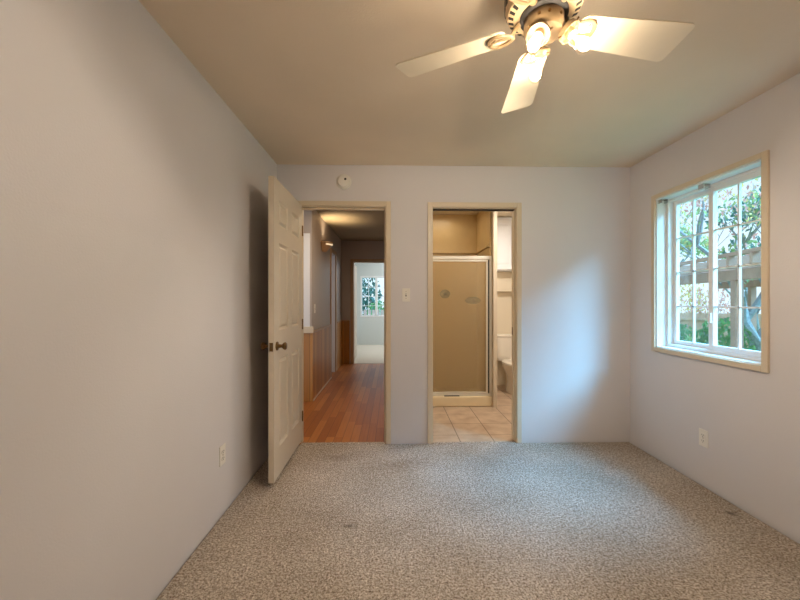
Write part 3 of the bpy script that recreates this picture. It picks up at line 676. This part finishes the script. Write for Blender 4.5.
MB().loft([oval(TX, 5.14, 0.226, 0.10, 0.105, 0.726, pw=6), oval(TX, 5.14, 0.232, 0.106, 0.108, 0.735, pw=6), oval(TX, 5.14, 0.232, 0.106, 0.108, 0.755, pw=6), oval(TX, 5.14, 0.222, 0.096, 0.10, 0.762, pw=6)]).build('tank_lid', M['porcelain'], to, smooth=True)
MB().tube([(TX - 0.17, 5.14, 0.39), (TX - 0.19, 5.14, 0.33), (TX - 0.185, 5.15, 0.26), (TX - 0.19, 5.20, 0.19), (TX - 0.19, 5.249, 0.17)], 0.008, 10).build('supply_hose', M['chrome'], to, smooth=True)
# cabinet above the toilet and the ledge under it
cb = empty('wall_cabinet', (1.7, 5.25, 1.68)); tag(cb, 'white bathroom wall cabinet hung above the toilet', 'cabinet')
MB().box(1.30, 2.1, 4.97, 5.249, 1.675, 2.425).build('body', M['cabinet'], cb, 0.003)
for xa, xb in ((1.375, 1.735), (1.745, 2.095)):
    mb = MB(); st = 0.058
    mb.box(xa, xa + st, 4.95, 4.97, 1.69, 2.39); mb.box(xb - st, xb, 4.95, 4.97, 1.69, 2.39); mb.box(xa + st, xb - st, 4.95, 4.97, 1.69, 1.69 + st); mb.box(xa + st, xb - st, 4.95, 4.97, 2.39 - st, 2.39)
    mb.box(xa + st, xb - st, 4.962, 4.97, 1.69 + st, 2.39 - st)
    d_ = mb.build('door', M['cabinet'], cb, 0.003)
    q = MB(); q.loft([[(xa + st + i, y_, 1.69 + st + i), (xb - st - i, y_, 1.69 + st + i), (xb - st - i, y_, 2.39 - st - i), (xa + st + i, y_, 2.39 - st - i)] for i, y_ in ((0.012, 4.962), (0.035, 4.953))]); q.build('raised_panel', M['cabinet'], d_)
lg = tag(MB().box(1.24, 2.279, 5.14, 5.249, 1.385, 1.674).build('wall_shelf', M['bathwall'], bevel=0.004), 'cream boxed ledge on the wall between cabinet and toilet', 'shelf')

# ------------------------------------------------------------------ outside
GZ = -0.5
struct(MB().box(2.5, 40, -8, 40, GZ - 0.1, GZ).build('lawn', M['lawn']), 'green lawn outside the window', 'ground')
struct(MB().box(-20, 2.5, 11.0, 40, GZ - 0.1, GZ).build('lawn_rear', M['lawn']), 'ground outside the far bedroom', 'ground')
struct(MB().box(XR + 0.16, XR + 0.50, -1.5, 5.6, 2.36, 2.44).build('eave', M['siding']), 'roof eave above the window outside', 'eave')

# pergola
d = Vector((0.265, 0.964, 0)); nrm = Vector((0.964, -0.265, 0))
P0 = W(737, 273, 5.35); P0.z = 0
pg = empty('pergola', (P0.x, P0.y, GZ)); tag(pg, 'weathered pinkish timber pergola outside the window', 'pergola')
def obox(mb, o, u0, u1, v0, v1, z0, z1):
    m4 = Matrix(((d.x, nrm.x, 0, o.x), (d.y, nrm.y, 0, o.y), (0, 0, 1, 0), (0, 0, 0, 1)))
    return mb.box(u0, u1, v0, v1, z0, z1, m4)
for u in (0.0, 3.4):
    for v in (0.0, 2.2): obox(MB(), P0, u - 0.055, u + 0.055, v - 0.055, v + 0.055, GZ, 1.56).build('post', M['ext_wood'], pg, 0.005)
for v in (0.0, 2.2): obox(MB(), P0, -1.6, 4.6, v - 0.04, v + 0.04, 1.56, 1.72).build('beam', M['ext_wood'], pg, 0.005)
for k in range(14): u = -1.5 + k * 0.45; obox(MB(), P0, u - 0.025, u + 0.025, -0.45, 2.7, 1.72, 1.86).build('rafter', M['ext_wood'], pg, 0.004)
for k in range(8): v = -0.4 + k * 0.42; obox(MB(), P0, -1.6, 4.6, v - 0.03, v + 0.03, 1.86, 1.91).build('batten', M['ext_wood'], pg, 0.003)

# fence
F0 = W(640, 314, 13.0); F1 = W(800, 310, 10.0)
fn = empty('garden_fence', (F0.x, F0.y, GZ)); tag(fn, 'pale cedar board fence at the back of the garden', 'fence')
A0 = Vector((5.0, 15.5, 0)); A1 = Vector((17.0, 9.5, 0)); fd = (A1 - A0).normalized(); fnr = Vector((-fd.y, fd.x, 0)); L = (A1 - A0).length
mF = Matrix(((fd.x, fnr.x, 0, A0.x), (fd.y, fnr.y, 0, A0.y), (0, 0, 1, 0), (0, 0, 0, 1)))
mb = MB(); k = 0
while k * 0.15 < L:
    mb.box(k * 0.15, k * 0.15 + 0.142, 0, 0.02, GZ, 0.80 + random.uniform(-0.01, 0.01), mF); k += 1
mb.build('boards', M['ext_fence'], fn)
mb = MB().box(0, L, -0.05, 0, 0.55, 0.63, mF).box(0, L, -0.05, 0, -0.2, -0.12, mF); mb.build('rail', M['ext_fence'], fn)

# plants
def leaf_cloud(mb, cen, rad, n, size, squash=0.8, hollow=0.3):
    for _ in range(n):
        while True:
            v = Vector((random.uniform(-1, 1), random.uniform(-1, 1), random.uniform(-1, 1)))
            if hollow < v.length < 1: break
        c_ = Vector(cen) + Vector((v.x * rad, v.y * rad, v.z * rad * squash))
        q = Euler((random.uniform(0, 6.3), random.uniform(0, 6.3), random.uniform(0, 6.3))).to_matrix()
        s_ = size * random.uniform(0.6, 1.3)
        pts = [(-s_, 0, 0), (0, -s_ * 0.45, s_ * 0.12), (s_, 0, 0), (0, s_ * 0.45, s_ * 0.12)]
        mb.b.faces.new([mb.b.verts.new(c_ + q @ Vector(p)) for p in pts])
def grow(mb, p, dr_, ln, r_, depth, tips):
    pts = [p]; rs = [r_]; d_ = dr_.normalized()
    for i in range(4):
        d_ = (d_ + Vector((random.uniform(-.22, .22), random.uniform(-.22, .22), random.uniform(-.08, .16)))).normalized()
        pts.append(pts[-1] + d_ * ln / 4); rs.append(r_ * (1 - 0.12 * (i + 1)))
    mb.tube(pts, rs, 7 if r_ > 0.02 else 5)
    if depth == 0: tips.append(pts[-1]); tips.append(pts[-2]); return
    for k in range(3 if depth > 1 else 3):
        a_ = random.uniform(0, 6.28); sd2 = Vector((math.cos(a_), math.sin(a_), random.uniform(0.05, 0.7)))
        grow(mb, pts[random.choice((2, 3, 4))], d_ * 0.75 + sd2 * 0.8, ln * random.uniform(0.55, 0.8), r_ * 0.5, depth - 1, tips)
def tree(name, label, base, h, r_, depth, leaves, per, lsize, lrad, lean=(0, 0, 1)):
    o = empty(name, base); tag(o, label, 'tree', )
    mb = MB(); tips = []
    grow(mb, Vector(base), Vector(lean), h, r_, depth, tips)
    mb.build('trunk', M['bark'], o, smooth=True)
    fs = [MB() for _ in leaves]
    for tp in tips: leaf_cloud(fs[random.randrange(len(fs))], tp, lrad, per, lsize, 0.7, 0.0)
    for f_, lf in zip(fs, leaves): tag(f_.build('foliage', M[lf], o), kind='stuff')
    return o
def ground(px, zc):
    v = W(px, 300, zc); v.z = GZ; return v
tree('maple_tree', 'thin autumn maple with gold and rose leaves seen through the left sash', ground(684, 11.5), 3.0, 0.05, 4, ('gold', 'rose', 'gold', 'lime'), 9, 0.06, 0.5, (-0.1, 0.1, 1))
tree('maple_tree', 'autumn maple with rosy leaves behind the pergola, seen at the right sash top', ground(752, 9.2), 2.8, 0.055, 4, ('rose', 'gold'), 5, 0.06, 0.45, (0.0, -0.1, 1))
tree('oak_tree', 'thick grey trunked tree beside the pergola post', ground(768, 6.6), 1.9, 0.13, 2, ('lime', 'rose'), 14, 0.06, 0.4, (-0.12, 0.1, 1))
tree('background_tree', 'dark green tree beyond the garden fence', ground(748, 17), 3.2, 0.16, 3, ('teal', 'lime'), 24, 0.14, 0.9)
tree('background_tree', 'pale green tree beyond the fence, left of the dark tree', ground(660, 22), 3.2, 0.16, 3, ('lime', 'gold'), 40, 0.13, 0.9)
def shrub(label, base, rad, h, leaves, n, ls, group=None, cat='shrub', name='garden_shrub'):
    o = empty(name, base); tag(o, label, cat, group)
    mb = MB()
    for k in range(7):
        a_ = k * 0.9; mb.tube([Vector(base), Vector(base) + Vector((rad * .25 * math.cos(a_), rad * .25 * math.sin(a_), h * .4)), Vector(base) + Vector((rad * .6 * math.cos(a_), rad * .6 * math.sin(a_), h * .85))], [0.015, 0.01, 0.005], 5)
    mb.build('stem', M['bark'], o)
    f_ = MB(); leaf_cloud(f_, Vector(base) + Vector((0, 0, h * 0.55)), rad, n, ls, h / (2 * rad) * 0.95, 0.25)
    tag(f_.build('foliage', M[leaves], o), kind='stuff')
shrub('round green shrub low in the left sash', ground(676, 9.2), 0.6, 1.15, 'green', 900, 0.06)
shrub('lime shrub low beside the window mullion', ground(702, 7.8), 0.5, 1.0, 'lime', 800, 0.055)
shrub('tall green shrub left of the pergola post', ground(722, 6.4), 0.45, 1.45, 'green', 900, 0.055)
shrub('teal shrub under the pergola beam at the far right', ground(758, 4.7), 0.40, 1.05, 'teal', 800, 0.05)
shrub('gold-leaved bush rising behind the cedar fence in the left sash', ground(682, 16.5), 1.3, 2.7, 'gold', 700, 0.09)
shrub('rosy bush rising behind the cedar fence near the window mullion', ground(712, 15.0), 1.1, 2.5, 'rose', 600, 0.08)
shrub('dark teal bush outside the far bedroom window, left side', (-1.7, 15.5, GZ), 1.3, 3.3, 'fir', 1800, 0.11)
shrub('dark fir bush outside the far bedroom window, right side', (1.2, 19.4, GZ), 1.5, 3.9, 'fir', 2000, 0.12)
shrub('bright green bush in front of the dark ones, outside the far bedroom', (-0.35, 13.8, GZ), 0.8, 1.75, 'green', 1000, 0.08)
f2 = empty('picket_fence', (-0.5, 12.6, GZ)); tag(f2, 'pale low fence outside the far bedroom window', 'fence')
mb = MB()
for k in range(24): mb.box(-2.2 + k * 0.15, -2.2 + k * 0.15 + 0.11, 12.6, 12.62, GZ, 0.93)
mb.build('pickets', M['ext_wood'], f2)
MB().box(-2.2, 1.4, 12.62, 12.66, 0.6, 0.68).box(-2.2, 1.4, 12.62, 12.66, -0.2, -0.12).build('rail', M['ext_wood'], f2)
